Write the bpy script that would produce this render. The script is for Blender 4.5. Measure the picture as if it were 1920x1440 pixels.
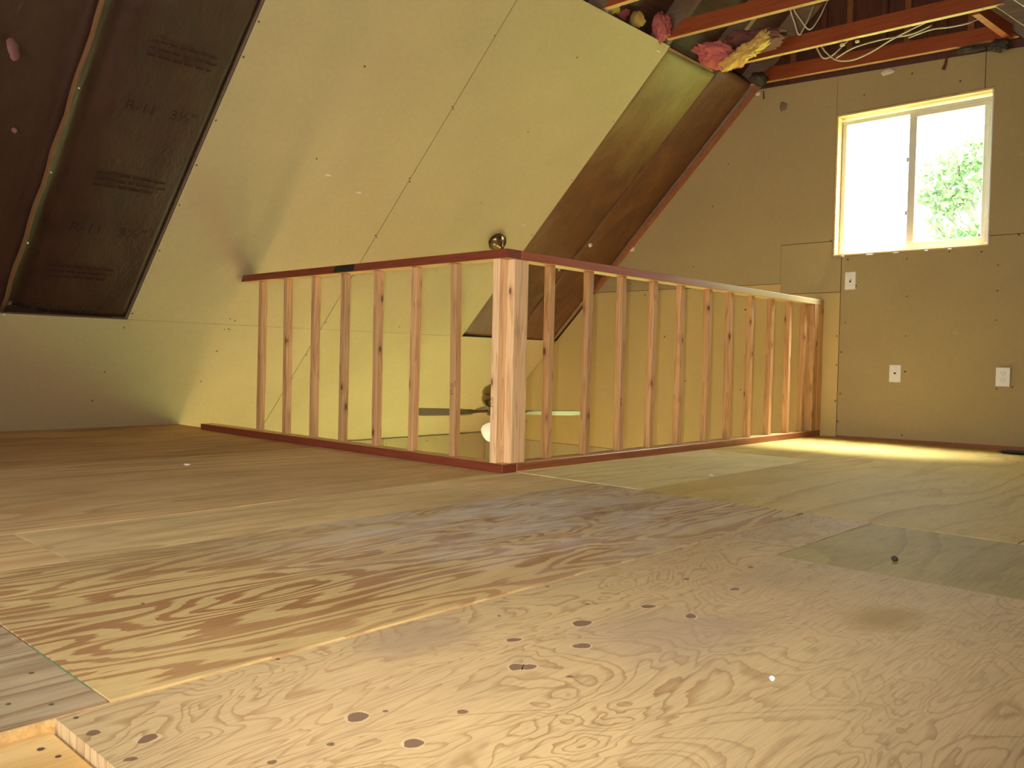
import bpy, bmesh, math, random
from mathutils import Vector, Matrix, noise
random.seed(7)
PI = math.pi
for o in list(bpy.data.objects):
    bpy.data.objects.remove(o)
SC = bpy.context.scene
COL = SC.collection

# ------------------------------------------------------------------ camera, sky, exposure
cam_d = bpy.data.cameras.new('camera')
cam = bpy.data.objects.new('camera', cam_d)
COL.objects.link(cam)
R_ = Vector((0.73291067, 0.679976, 0.02178504))
U_ = Vector((-0.0342334, 0.0048796, 0.99940195))
F_ = Vector((-0.67946304, 0.73321813, -0.0268542))
M = Matrix.Identity(4)
for i in range(3):
    M[i][0], M[i][1], M[i][2] = R_[i], U_[i], -F_[i]
M.translation = Vector((2.458, -2.605, 0.4767))
cam.matrix_world = M
cam_d.sensor_width = 36
cam_d.lens = 36 * 1592.8 / 1920
cam_d.clip_start = 0.02
SC.camera = cam

SKY_H, SKY_Z = 12.5, 30.0           # overcast sky: radiance at the horizon and at the zenith
w = bpy.data.worlds.new('overcast_sky')
SC.world = w
w.use_nodes = True
nt = w.node_tree
nt.nodes.clear()
wo = nt.nodes.new('ShaderNodeOutputWorld')
bg = nt.nodes.new('ShaderNodeBackground')
tc = nt.nodes.new('ShaderNodeTexCoord')
sx = nt.nodes.new('ShaderNodeSeparateXYZ')
mr = nt.nodes.new('ShaderNodeMapRange')
mr.inputs['From Min'].default_value = 0
mr.inputs['From Max'].default_value = 1
mr.inputs['To Min'].default_value = SKY_H
mr.inputs['To Max'].default_value = SKY_Z
nt.links.new(tc.outputs['Generated'], sx.inputs[0])
nt.links.new(sx.outputs['Z'], mr.inputs['Value'])
bg.inputs['Color'].default_value = (0.97, 1.0, 0.97, 1)
nt.links.new(mr.outputs[0], bg.inputs['Strength'])
nt.links.new(bg.outputs[0], wo.inputs[0])

SC.view_settings.view_transform = 'Standard'
SC.view_settings.look = 'None'
SC.view_settings.exposure = 0.0
SC.view_settings.gamma = 1.0
SC.view_settings.use_curve_mapping = False


def portal(name, loc, rot, sx_, sy_):
    d = bpy.data.lights.new(name, 'AREA')
    d.shape = 'RECTANGLE'
    d.size, d.size_y = sx_, sy_
    d.cycles.is_portal = True
    o = bpy.data.objects.new(name, d)
    o.location = loc
    o.rotation_euler = rot
    COL.objects.link(o)


YG = 3.245      # room face of the far gable wall
YR = -4.3       # room face of the gable wall behind the camera
XF = -3.105     # where the left roof slope meets the loft floor
TH = 0.779      # roof slope
CT, ST, TT = math.cos(TH), math.sin(TH), math.tan(TH)
XR = 0.28       # ridge
ZL = -2.75      # floor of the storey below
# windows: (x0, x1, z0, z1)
W1 = (0.045, 1.022, 1.25, 2.228)
WLOW = (-2.5, -0.75, -2.40, -0.90)
WREAR = (-0.2, 1.3, 0.45, 1.6)
portal('sky_portal_far', ((W1[0]+W1[1])/2, YG+0.16, (W1[2]+W1[3])/2), (-PI/2, 0, 0), W1[1]-W1[0], W1[3]-W1[2])
portal('sky_portal_low', ((WLOW[0]+WLOW[1])/2, YG+0.16, (WLOW[2]+WLOW[3])/2), (-PI/2, 0, 0), WLOW[1]-WLOW[0], WLOW[3]-WLOW[2])
portal('sky_portal_rear', ((WREAR[0]+WREAR[1])/2, YR-0.16, (WREAR[2]+WREAR[3])/2), (PI/2, 0, 0), WREAR[1]-WREAR[0], WREAR[3]-WREAR[2])
# sun behind thin bright cloud: a wide soft disc high above the far gable
sd = bpy.data.lights.new('hazy_sun', 'SUN')
sd.energy = 125.0
sd.angle = math.radians(38)
sd.color = (1.0, 0.97, 0.88)
so = bpy.data.objects.new('hazy_sun', sd)
so.rotation_euler = Vector((0.05, 0.25, 0.97)).to_track_quat('Z', 'Y').to_euler()
so.location = (0, 8, 12)
COL.objects.link(so)
# warm fill light added unseen below the loft to brighten the stairwell
ld = bpy.data.lights.new('stairwell_fill', 'POINT')
ld.energy = 50.0
ld.color = (1.0, 0.78, 0.42)
ld.shadow_soft_size = 0.3
lo_ = bpy.data.objects.new('stairwell_fill', ld)
lo_.location = (-0.95, 0.35, -1.45)
COL.objects.link(lo_)
# the camera's own flash, just left of and above the lens
fd = bpy.data.lights.new('camera_flash', 'SPOT')
fd.energy = 270.0
fd.color = (1.0, 0.93, 0.80)
fd.spot_size = math.radians(106)
fd.spot_blend = 1.0
fd.shadow_soft_size = 0.015
fo = bpy.data.objects.new('camera_flash', fd)
fo.matrix_world = M @ Matrix.Translation((-0.045, 0.035, -0.03)) @ Matrix.Rotation(math.radians(11), 4, 'X')
COL.objects.link(fo)


# ------------------------------------------------------------------ node helpers
def lnk(nt, a, b):
    nt.links.new(a, b)


def new_mat(name):
    m = bpy.data.materials.new(name)
    m.use_nodes = True
    nt = m.node_tree
    b = nt.nodes['Principled BSDF']
    return m, nt, b


def nd(nt, t, **k):
    n = nt.nodes.new(t)
    for a, v in k.items():
        setattr(n, a, v)
    return n


def math_n(nt, op, a, b=None, c=None):
    n = nd(nt, 'ShaderNodeMath', operation=op)
    for i, v in enumerate((a, b, c)):
        if v is None:
            continue
        if hasattr(v, 'links') or hasattr(v, 'is_linked'):
            nt.links.new(v, n.inputs[i])
        else:
            n.inputs[i].default_value = v
    return n.outputs[0]


def mix_c(nt, f, a, b, mode='MIX'):
    n = nd(nt, 'ShaderNodeMix', data_type='RGBA', blend_type=mode)
    for s, v in ((0, f), (6, a), (7, b)):
        if isinstance(v, (int, float)):
            n.inputs[s].default_value = v
        elif isinstance(v, tuple):
            n.inputs[s].default_value = (*v, 1)
        else:
            nt.links.new(v, n.inputs[s])
    return n.outputs[2]


def noise_n(nt, vec, scale, detail=2.0, rough=0.5, dist=0.0):
    n = nd(nt, 'ShaderNodeTexNoise')
    n.inputs['Scale'].default_value = scale
    n.inputs['Detail'].default_value = detail
    n.inputs['Roughness'].default_value = rough
    n.inputs['Distortion'].default_value = dist
    nt.links.new(vec, n.inputs['Vector'])
    return n.outputs[0]


def mapping(nt, vec, sc, loc=(0, 0, 0)):
    n = nd(nt, 'ShaderNodeMapping')
    n.inputs['Scale'].default_value = sc
    n.inputs['Location'].default_value = loc
    nt.links.new(vec, n.inputs['Vector'])
    return n.outputs[0]


def ramp(nt, v, stops):
    n = nd(nt, 'ShaderNodeValToRGB')
    e = n.color_ramp.elements
    while len(e) < len(stops):
        e.new(0.5)
    for i, (p, c) in enumerate(stops):
        e[i].position = p
        e[i].color = (*c, 1) if isinstance(c, tuple) else (c, c, c, 1)
    nt.links.new(v, n.inputs[0])
    return n.outputs[0]


def bump(nt, b, h, st, d=0.01):
    n = nd(nt, 'ShaderNodeBump')
    n.inputs['Strength'].default_value = st
    n.inputs['Distance'].default_value = d
    nt.links.new(h, n.inputs['Height'])
    nt.links.new(n.outputs[0], b.inputs['Normal'])


def plain(name, c, rough=0.6, metal=0.0, spec=0.4, emit=None):
    m, nt, b = new_mat(name)
    b.inputs['Base Color'].default_value = (*c, 1)
    b.inputs['Roughness'].default_value = rough
    b.inputs['Metallic'].default_value = metal
    b.inputs['Specular IOR Level'].default_value = spec
    t = nd(nt, 'ShaderNodeTexCoord').outputs['Object']
    n = noise_n(nt, t, 35, 3)
    col = mix_c(nt, n, tuple(x*0.9 for x in c), tuple(min(1, x*1.08) for x in c))
    lnk(nt, col, b.inputs['Base Color'])
    if emit:
        b.inputs['Emission Color'].default_value = (*emit[0], 1)
        b.inputs['Emission Strength'].default_value = emit[1]
    return m


def ply_mat(name, light, dark, seed, rings=9, sc=(2.4, 0.5), dist=0.5, dk=(0.6, 0.9), tint=None, tint_amt=0.5,
            dust=None, rough=0.68, fiber=0.16, detail=1.5, broad=0.22, feather=0.03, sparse=(0.35, 0.6), lo=0.35, stains=()):
    """rotary-cut plywood: contour lines of a stretched noise, grain along Y"""
    m, nt, b = new_mat(name)
    t = nd(nt, 'ShaderNodeTexCoord').outputs['Object']
    p = mapping(nt, t, (sc[0], sc[1], 1), (seed*3.7, seed*1.9, seed))
    v = noise_n(nt, p, 1.0, detail, 0.45, dist)
    fine = noise_n(nt, mapping(nt, t, (75, 4, 1), (seed, 0, 0)), 1.0, 3, 0.65)
    v2 = math_n(nt, 'MULTIPLY_ADD', fine, feather, v)
    fr = math_n(nt, 'FRACT', math_n(nt, 'MULTIPLY', v2, float(rings)))
    mask = ramp(nt, fr, [(0.0, 0.0), (dk[0], 0.0), (dk[1], 1.0), (0.985, 1.0), (1.0, 0.0)])
    patch = noise_n(nt, mapping(nt, t, (1.6, 0.7, 1), (seed*2, 5, 0)), 1.0, 2, 0.5)
    pm = ramp(nt, patch, [(sparse[0], lo), (sparse[1], 1.0)])
    mask = math_n(nt, 'MULTIPLY', mask, pm)
    c = mix_c(nt, mask, light, dark)
    if tint:
        tn = noise_n(nt, mapping(nt, t, (2.2, 0.9, 1), (seed*5, 1, 0)), 1.0, 4, 0.6)
        tm = math_n(nt, 'MULTIPLY', ramp(nt, tn, [(0.4, 0.0), (0.68, 1.0)]), tint_amt)
        c = mix_c(nt, tm, c, tint)
    fb = noise_n(nt, mapping(nt, t, (230, 9, 1), (0, seed, 0)), 1.0, 3, 0.65)
    fm = ramp(nt, fb, [(0.3, 1-fiber*1.6), (0.5, 1.0), (0.75, 1+fiber*0.5)])
    c = mix_c(nt, 1.0, c, fm, 'MULTIPLY')
    bd = noise_n(nt, mapping(nt, t, (3.0, 1.4, 1), (seed*1.3, seed, 0)), 1.0, 5, 0.65)
    bm_ = ramp(nt, bd, [(0.3, 1-broad), (0.7, 1.06)])
    c = mix_c(nt, 1.0, c, bm_, 'MULTIPLY')
    # scuffs: pale scratches and specks of plaster dust
    sp = noise_n(nt, mapping(nt, t, (38, 14, 1), (seed*4, 0, 0)), 1.0, 2, 0.7)
    sm = math_n(nt, 'MULTIPLY', ramp(nt, sp, [(0.72, 0.0), (0.79, 1.0)]), 0.35)
    c = mix_c(nt, sm, c, (0.66, 0.56, 0.40))
    for (qx, qy), rad, scol, samt in stains:
        dv = nd(nt, 'ShaderNodeVectorMath', operation='DISTANCE')
        wob = noise_n(nt, mapping(nt, t, (7, 4, 1), (qx*9, 0, 0)), 1.0, 4, 0.65)
        lnk(nt, mapping(nt, t, (1.0, 0.7, 0)), dv.inputs[0])
        dv.inputs[1].default_value = (qx, qy*0.7, 0)
        dd = math_n(nt, 'MULTIPLY_ADD', wob, rad*1.4, dv.outputs['Value'])
        mm = nd(nt, 'ShaderNodeMapRange')
        mm.inputs['From Min'].default_value = rad*1.9
        mm.inputs['From Max'].default_value = rad*1.1
        mm.inputs['To Max'].default_value = samt
        lnk(nt, dd, mm.inputs['Value'])
        c = mix_c(nt, mm.outputs[0], c, scol)
    if dust:
        (dx, dy), rad, amt = dust
        dv = nd(nt, 'ShaderNodeVectorMath', operation='DISTANCE')
        lnk(nt, mapping(nt, t, (1.0, 0.75, 0)), dv.inputs[0])
        dv.inputs[1].default_value = (dx, dy*0.75, 0)
        dd = nd(nt, 'ShaderNodeMapRange')
        dd.inputs['From Min'].default_value = rad
        dd.inputs['From Max'].default_value = rad*0.1
        lnk(nt, dv.outputs['Value'], dd.inputs['Value'])
        dn = noise_n(nt, mapping(nt, t, (9, 3.2, 1)), 1.0, 5, 0.7)
        dm = math_n(nt, 'MULTIPLY', dd.outputs[0], ramp(nt, dn, [(0.36, 0.0), (0.72, amt)]))
        c = mix_c(nt, dm, c, (0.66, 0.63, 0.60))
    lnk(nt, c, b.inputs['Base Color'])
    b.inputs['Roughness'].default_value = rough
    b.inputs['Specular IOR Level'].default_value = 0.16
    bump(nt, b, fb, 0.12, 0.004)
    return m


def lumber(name, axis, light, dark, seed=0, knots=True, rough=0.6, contrast=0.75, rnd=0.12):
    m, nt, b = new_mat(name)
    t = nd(nt, 'ShaderNodeTexCoord').outputs['Object']
    oi = nd(nt, 'ShaderNodeObjectInfo').outputs['Random']
    off = nd(nt, 'ShaderNodeVectorMath', operation='ADD')
    cmb = nd(nt, 'ShaderNodeCombineXYZ')
    for i in range(3):
        lnk(nt, math_n(nt, 'MULTIPLY', oi, 11.3+7*i), cmb.inputs[i])
    lnk(nt, t, off.inputs[0])
    lnk(nt, cmb.outputs[0], off.inputs[1])
    t2 = off.outputs[0]
    i = 'xyz'.index(axis)
    s1 = [26, 26, 26]
    s1[i] = 1.6
    v = noise_n(nt, mapping(nt, t2, s1, (seed, seed, seed)), 1.0, 2, 0.5, 0.4)
    fr = math_n(nt, 'FRACT', math_n(nt, 'MULTIPLY', v, 5.0))
    g = ramp(nt, fr, [(0.0, 0.0), (0.55, 0.15), (0.9, contrast), (1.0, 0.0)])
    c = mix_c(nt, g, light, dark)
    s2 = [160, 160, 160]
    s2[i] = 4
    fb = noise_n(nt, mapping(nt, t2, s2), 1.0, 2, 0.6)
    c = mix_c(nt, 1.0, c, ramp(nt, fb, [(0.3, 0.84), (0.7, 1.08)]), 'MULTIPLY')
    br = nd(nt, 'ShaderNodeMapRange')
    br.inputs['To Min'].default_value = 1-rnd
    br.inputs['To Max'].default_value = 1+rnd
    lnk(nt, oi, br.inputs['Value'])
    cb = nd(nt, 'ShaderNodeCombineColor')
    for k in range(3):
        lnk(nt, br.outputs[0], cb.inputs[k])
    c = mix_c(nt, 1.0, c, cb.outputs[0], 'MULTIPLY')
    if knots:
        s3 = [13, 13, 13]
        s3[i] = 6.5
        vo = nd(nt, 'ShaderNodeTexVoronoi')
        vo.inputs['Scale'].default_value = 1.0
        wob = noise_n(nt, mapping(nt, t2, (18, 18, 18)), 1.0, 2)
        lnk(nt, mapping(nt, t2, s3, (seed*2, 0, 0)), vo.inputs['Vector'])
        dd = math_n(nt, 'MULTIPLY_ADD', wob, 0.10, vo.outputs['Distance'])
        km = ramp(nt, dd, [(0.10, 0.9), (0.15, 0.65), (0.18, 0.25), (0.36, 0.0)])
        c = mix_c(nt, km, c, (0.10, 0.028, 0.012))
    lnk(nt, c, b.inputs['Base Color'])
    b.inputs['Roughness'].default_value = rough
    b.inputs['Specular IOR Level'].default_value = 0.3
    bump(nt, b, fb, 0.1, 0.003)
    return m


def drywall_mat(name, c, seed):
    m, nt, b = new_mat(name)
    t = nd(nt, 'ShaderNodeTexCoord').outputs['Object']
    n1 = noise_n(nt, mapping(nt, t, (1, 1, 1), (seed, 0, 0)), 1.3, 4, 0.55)
    n2 = noise_n(nt, mapping(nt, t, (1, 1, 1), (seed, 3, 0)), 38, 3, 0.6)
    col = mix_c(nt, ramp(nt, n1, [(0.35, 0.0), (0.7, 1.0)]), tuple(x*0.95 for x in c), tuple(x*1.04 for x in c))
    col = mix_c(nt, 1.0, col, ramp(nt, n2, [(0.3, 0.965), (0.7, 1.02)]), 'MULTIPLY')
    sc_ = noise_n(nt, mapping(nt, t, (6, 6, 6), (0, seed, 2)), 1.0, 3, 0.7)
    col = mix_c(nt, math_n(nt, 'MULTIPLY', ramp(nt, sc_, [(0.72, 0.0), (0.78, 1.0)]), 0.18), col, (0.70, 0.62, 0.42))
    lnk(nt, col, b.inputs['Base Color'])
    b.inputs['Roughness'].default_value = 0.8
    b.inputs['Specular IOR Level'].default_value = 0.2
    bump(nt, b, n2, 0.05, 0.002)
    return m


def kraft_mat(name, c, seed):
    m, nt, b = new_mat(name)
    t = nd(nt, 'ShaderNodeTexCoord').outputs['Object']
    n1 = noise_n(nt, mapping(nt, t, (3, 5, 3), (seed, 0, 0)), 1.0, 5, 0.65, 0.6)
    n2 = noise_n(nt, mapping(nt, t, (14, 30, 14), (seed, 0, 0)), 1.0, 4, 0.65, 1.5)
    col = mix_c(nt, ramp(nt, n1, [(0.3, 0.0), (0.7, 1.0)]), tuple(x*0.72 for x in c), (c[0]*1.25, c[1]*1.25, c[2]*1.1))
    col = mix_c(nt, 1.0, col, ramp(nt, n2, [(0.3, 0.88), (0.7, 1.1)]), 'MULTIPLY')
    lnk(nt, col, b.inputs['Base Color'])
    b.inputs['Roughness'].default_value = 0.5
    b.inputs['Specular IOR Level'].default_value = 0.4
    bump(nt, b, math_n(nt, 'MULTIPLY_ADD', n2, 0.35, n1), 0.35, 0.02)
    return m


DRY_S = drywall_mat('drywall_paper_slope', (0.48, 0.378, 0.213), 1.0)
DRY_G = drywall_mat('drywall_paper_gable', (0.42, 0.325, 0.165), 4.0)
DRY_GLOW = drywall_mat('drywall_paper_painted_glow', (0.58, 0.435, 0.185), 6.0)  # same drywall, with the stairwell's yellow light put into its colour
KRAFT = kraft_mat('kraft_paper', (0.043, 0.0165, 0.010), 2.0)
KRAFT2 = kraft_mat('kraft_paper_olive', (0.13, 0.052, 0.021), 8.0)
KRAFT_SHEEN = kraft_mat('kraft_paper_painted_sheen', (0.13, 0.052, 0.021), 5.0)  # sheen at the top of the batt is painted in as paler olive
_nt = KRAFT_SHEEN.node_tree
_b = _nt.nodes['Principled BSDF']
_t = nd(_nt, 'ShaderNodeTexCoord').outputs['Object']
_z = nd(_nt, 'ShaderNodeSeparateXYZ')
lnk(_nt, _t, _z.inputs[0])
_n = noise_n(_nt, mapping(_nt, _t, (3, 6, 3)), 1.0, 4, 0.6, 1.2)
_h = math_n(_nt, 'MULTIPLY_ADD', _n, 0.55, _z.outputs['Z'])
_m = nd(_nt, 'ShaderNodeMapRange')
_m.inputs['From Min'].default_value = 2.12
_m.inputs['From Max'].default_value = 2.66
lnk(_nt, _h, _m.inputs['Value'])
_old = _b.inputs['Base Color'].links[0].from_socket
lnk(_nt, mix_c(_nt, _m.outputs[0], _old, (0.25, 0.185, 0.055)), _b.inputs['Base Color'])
POST = lumber('pale_stud', 'z', (0.84, 0.56, 0.31), (0.60, 0.34, 0.15), 12.0)
STUD = lumber('whitewood_stud', 'z', (0.62, 0.365, 0.165), (0.43, 0.205, 0.08), 1.0)
PLATE_X = lumber('red_fir_plate', 'x', (0.21, 0.045, 0.019), (0.16, 0.032, 0.013), 2.0, knots=False)
PLATE_Y = lumber('red_fir_plate_long', 'y', (0.38, 0.115, 0.042), (0.28, 0.075, 0.026), 3.0, knots=False, rough=0.38)
PLATE_Y.node_tree.nodes['Principled BSDF'].inputs['Specular IOR Level'].default_value = 0.55
PLATE_SHEEN = lumber('red_fir_plate_painted_sheen', 'y', (0.36, 0.085, 0.024), (0.27, 0.055, 0.016), 3.0, knots=False, rough=0.45)  # window light towards the gable is painted in as a paler end
_nt = PLATE_SHEEN.node_tree
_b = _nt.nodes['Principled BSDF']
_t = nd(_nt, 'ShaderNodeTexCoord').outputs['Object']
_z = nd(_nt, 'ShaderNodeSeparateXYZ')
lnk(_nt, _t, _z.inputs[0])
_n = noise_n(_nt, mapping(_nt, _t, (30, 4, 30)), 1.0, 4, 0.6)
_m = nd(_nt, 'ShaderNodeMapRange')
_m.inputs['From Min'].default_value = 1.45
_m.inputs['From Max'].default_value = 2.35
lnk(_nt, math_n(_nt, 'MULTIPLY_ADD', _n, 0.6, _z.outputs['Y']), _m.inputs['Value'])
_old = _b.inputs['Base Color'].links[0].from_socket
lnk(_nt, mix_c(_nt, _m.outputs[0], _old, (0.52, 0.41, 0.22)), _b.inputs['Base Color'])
PALE_X = lumber('pale_fir_x', 'x', (0.62, 0.40, 0.17), (0.50, 0.29, 0.11), 9.0, knots=False)
PALE_Y = lumber('pale_fir_y', 'y', (0.62, 0.40, 0.17), (0.50, 0.29, 0.11), 9.0, knots=False)
JOIST = lumber('aged_fir_joist', 'x', (0.36, 0.08, 0.022), (0.27, 0.055, 0.016), 4.0, knots=False)
RAFT = lumber('grey_brown_rafter', 'x', (0.30, 0.20, 0.13), (0.22, 0.14, 0.09), 5.0, knots=False)
RAFT_R = lumber('red_brown_rafter', 'x', (0.34, 0.13, 0.06), (0.25, 0.09, 0.04), 5.0, knots=False)
DECK = lumber('roof_sheathing', 'y', (0.11, 0.05, 0.03), (0.07, 0.03, 0.018), 6.0, knots=False)
GBOARD = lumber('gable_board', 'z', (0.15, 0.055, 0.035), (0.10, 0.035, 0.022), 7.0, knots=False)
JAMB = lumber('window_jamb_wood', 'x', (0.74, 0.50, 0.22), (0.58, 0.34, 0.13), 8.0, knots=False)
SUBF = ply_mat('orange_subfloor', (0.82, 0.56, 0.24), (0.72, 0.42, 0.15), 21, 6, (3, 0.8))
P_SWIRL = ply_mat('plywood_fine_swirl', (0.58, 0.425, 0.225), (0.37, 0.22, 0.10), 3, 20, (5.5, 2.2), 1.1, (0.62, 0.97),
                  tint=(0.46, 0.32, 0.18), tint_amt=0.5, detail=3.0, broad=0.18, feather=0.022, sparse=(0.36, 0.62), lo=0.25,
                  stains=(((1.886, -.93), .075, (0.36, 0.235, 0.075), .75), ((1.66, -1.31), .15, (0.36, 0.26, 0.20), .55), ((1.35, -1.66), .09, (0.33, 0.235, 0.16), .6)))
P_BOLD = ply_mat('plywood_bold_grain', (0.60, 0.43, 0.195), (0.37, 0.19, 0.08), 5, 15, (6.0, 1.15), 0.35, (0.46, 0.6),
                 tint=(0.34, 0.21, 0.12), tint_amt=0.35, dust=((0.66, -0.62), 0.8, 1.0), detail=2.2, feather=0.05)
P_GREY = ply_mat('plywood_grey_grain', (0.46, 0.35, 0.22), (0.27, 0.165, 0.09), 9, 18, (4.0, 0.5), 0.4, (0.5, 0.85), detail=2.5)
P_TAN = ply_mat('plywood_worn_tan', (0.72, 0.49, 0.24), (0.52, 0.30, 0.13), 11, 12, (3.0, 0.4), 0.4, (0.45, 0.9),
                tint=(0.56, 0.35, 0.165), tint_amt=0.5)
P_TAN2 = ply_mat('plywood_pale_strip', (0.76, 0.56, 0.28), (0.54, 0.34, 0.155), 13, 12, (4.0, 0.4), 0.4, (0.5, 0.9),
                 tint=(0.42, 0.26, 0.12), tint_amt=0.5)
P_BRN = ply_mat('plywood_worn_brown', (0.60, 0.36, 0.15), (0.42, 0.22, 0.085), 15, 10, (2.4, 0.4), 0.4, (0.45, 0.9),
                tint=(0.36, 0.19, 0.08), tint_amt=0.5)
P_PALE = ply_mat('plywood_pale_yellow', (0.70, 0.575, 0.28), (0.58, 0.44, 0.20), 17, 8, (2.5, 0.5), 0.4, (0.6, 0.95), broad=0.12)
P_OCHRE = ply_mat('plywood_ochre', (0.57, 0.41, 0.125), (0.48, 0.31, 0.085), 19, 8, (2.5, 0.5), 0.4, (0.55, 0.95), broad=0.15)
P_DARK = ply_mat('plywood_dark_olive', (0.42, 0.325, 0.115), (0.36, 0.265, 0.09), 23, 8, (2.5, 0.8), 0.5, (0.6, 0.95), broad=0.15)  # darker olive tone than the neighbouring sheets
EDGE = plain('drywall_edge_paper', (0.13, 0.09, 0.045), 0.9)
WHITE = plain('white_vinyl', (0.80, 0.77, 0.70), 0.4)
PLASTIC = plain('white_plastic_plate', (0.88, 0.86, 0.83), 0.35)
SLOT = plain('dark_slot', (0.05, 0.04, 0.03), 0.6)
SCREW = plain('screw_dark', (0.13, 0.085, 0.04), 0.5, 0.3)
BLACK = plain('black_tar_mark', (0.018, 0.015, 0.014), 0.6)
BRASS = plain('antique_brass', (0.25, 0.19, 0.10), 0.25, 1.0)
BLADE = plain('fan_blade_grey_brown', (0.22, 0.175, 0.125), 0.4)
GLOBE = plain('frosted_globe', (0.85, 0.80, 0.62), 0.3, emit=((1.0, 0.86, 0.55), 0.55))
CABLE = plain('white_cable_sheath', (0.58, 0.50, 0.37), 0.5)
PINK = plain('pink_fibreglass', (0.50, 0.14, 0.13), 0.95, spec=0.05)
DULLP = plain('dusty_pink_fibreglass', (0.24, 0.10, 0.10), 0.95, spec=0.05)
YELF = plain('yellow_fibreglass', (0.66, 0.42, 0.12), 0.95, spec=0.05)
MAUVE = plain('kraft_backing_mauve', (0.15, 0.06, 0.05), 0.85, spec=0.1)
SOOT = plain('sooty_fibreglass', (0.07, 0.055, 0.045), 0.95, spec=0.05)
GYPS = plain('gypsum_white', (0.74, 0.68, 0.56), 0.8)
CRUMB = plain('dark_crumb', (0.035, 0.03, 0.025), 0.7)
SMUDGE = plain('grey_brown_smudge', (0.22, 0.16, 0.09), 0.8)
KNOT = plain('plywood_knot', (0.20, 0.12, 0.075), 0.6)
KNOTR = plain('plywood_knot_rim', (0.56, 0.42, 0.25), 0.7)
NAIL = plain('nail_head', (0.16, 0.12, 0.08), 0.5, 0.4)
GREENL = plain('green_chalk_line', (0.13, 0.23, 0.14), 0.8)
INK = plain('grade_stamp_ink', (0.12, 0.05, 0.03), 0.8)
PRINT = plain('red_brown_print', (0.022, 0.003, 0.002), 0.8)
LOWFLOOR = plain('lower_floor_wood', (0.75, 0.58, 0.29), 0.5)
GRASS = plain('summer_grass', (0.13, 0.21, 0.07), 0.9)
BARK = plain('pale_bark', (0.22, 0.21, 0.17), 0.9)


def glass_mat():
    m, nt, b = new_mat('window_glass')
    nt.nodes.remove(b)
    out = nt.nodes['Material Output']
    tr = nd(nt, 'ShaderNodeBsdfTransparent')
    tr.inputs[0].default_value = (0.95, 0.97, 0.95, 1)
    gl = nd(nt, 'ShaderNodeBsdfGlossy')
    gl.inputs['Roughness'].default_value = 0.03
    lw = nd(nt, 'ShaderNodeLayerWeight')
    lw.inputs[0].default_value = 0.5
    f5 = math_n(nt, 'POWER', lw.outputs['Facing'], 5.0)
    mx = nd(nt, 'ShaderNodeMixShader')
    lnk(nt, math_n(nt, 'MULTIPLY_ADD', f5, 0.6, 0.03), mx.inputs[0])
    lnk(nt, tr.outputs[0], mx.inputs[1])
    lnk(nt, gl.outputs[0], mx.inputs[2])
    lnk(nt, mx.outputs[0], out.inputs[0])
    return m


def leaf_mat():
    m, nt, b = new_mat('sunny_leaf')
    nt.nodes.remove(b)
    out = nt.nodes['Material Output']
    d = nd(nt, 'ShaderNodeBsdfDiffuse')
    tr = nd(nt, 'ShaderNodeBsdfTranslucent')
    t = nd(nt, 'ShaderNodeTexCoord').outputs['Object']
    n = noise_n(nt, t, 2.5, 2)
    c = mix_c(nt, n, (0.15, 0.23, 0.12), (0.22, 0.29, 0.17))
    lnk(nt, c, d.inputs[0])
    lnk(nt, c, tr.inputs[0])
    mx = nd(nt, 'ShaderNodeMixShader')
    mx.inputs[0].default_value = 0.5
    lnk(nt, d.outputs[0], mx.inputs[1])
    lnk(nt, tr.outputs[0], mx.inputs[2])
    lnk(nt, mx.outputs[0], out.inputs[0])
    return m


GLASS = glass_mat()
LEAF = leaf_mat()


# ------------------------------------------------------------------ object helpers
def tag(o, label=None, cat=None, group=None, kind=None):
    if label:
        o['label'] = label
    if cat:
        o['category'] = cat
    if group:
        o['group'] = group
    if kind:
        o['kind'] = kind
    return o


def empty(name, loc, label, cat, group=None):
    o = bpy.data.objects.new(name, None)
    o.empty_display_size = 0.1
    o.location = loc
    COL.objects.link(o)
    return tag(o, label, cat, group)


def put(name, me, mat, parent=None, smooth=False):
    o = bpy.data.objects.new(name, me)
    COL.objects.link(o)
    if mat is not None:
        me.materials.append(mat)
    if smooth:
        for p in me.polygons:
            p.use_smooth = True
    if parent is not None:
        o.parent = parent
        q = parent
        off = Vector((0, 0, 0))
        while q is not None:            # only thing-roots are offset, never rotated
            off += q.location
            q = q.parent
        o.location = -off
    return o


def mesh(name, vs, fs, mat, parent=None, smooth=False):
    me = bpy.data.meshes.new(name)
    me.from_pydata([tuple(v) for v in vs], [], fs)
    bm = bmesh.new()
    bm.from_mesh(me)
    bmesh.ops.recalc_face_normals(bm, faces=bm.faces[:])
    bm.to_mesh(me)
    bm.free()
    return put(name, me, mat, parent, smooth)


def from_bm(name, bm, mat, parent=None, smooth=False):
    me = bpy.data.meshes.new(name)
    bmesh.ops.recalc_face_normals(bm, faces=bm.faces[:])
    bm.to_mesh(me)
    bm.free()
    return put(name, me, mat, parent, smooth)


def bm_box(bm, x0, x1, y0, y1, z0, z1, bev=0.0):
    vs = [bm.verts.new((x, y, z)) for x in (x0, x1) for y in (y0, y1) for z in (z0, z1)]
    fs = [bm.faces.new([vs[i] for i in q]) for q in
          ((0, 1, 3, 2), (4, 6, 7, 5), (0, 4, 5, 1), (2, 3, 7, 6), (0, 2, 6, 4), (1, 5, 7, 3))]
    if bev:
        es = list({e for f in fs for e in f.edges})
        bmesh.ops.bevel(bm, geom=es, offset=bev, segments=1, affect='EDGES')


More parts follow.
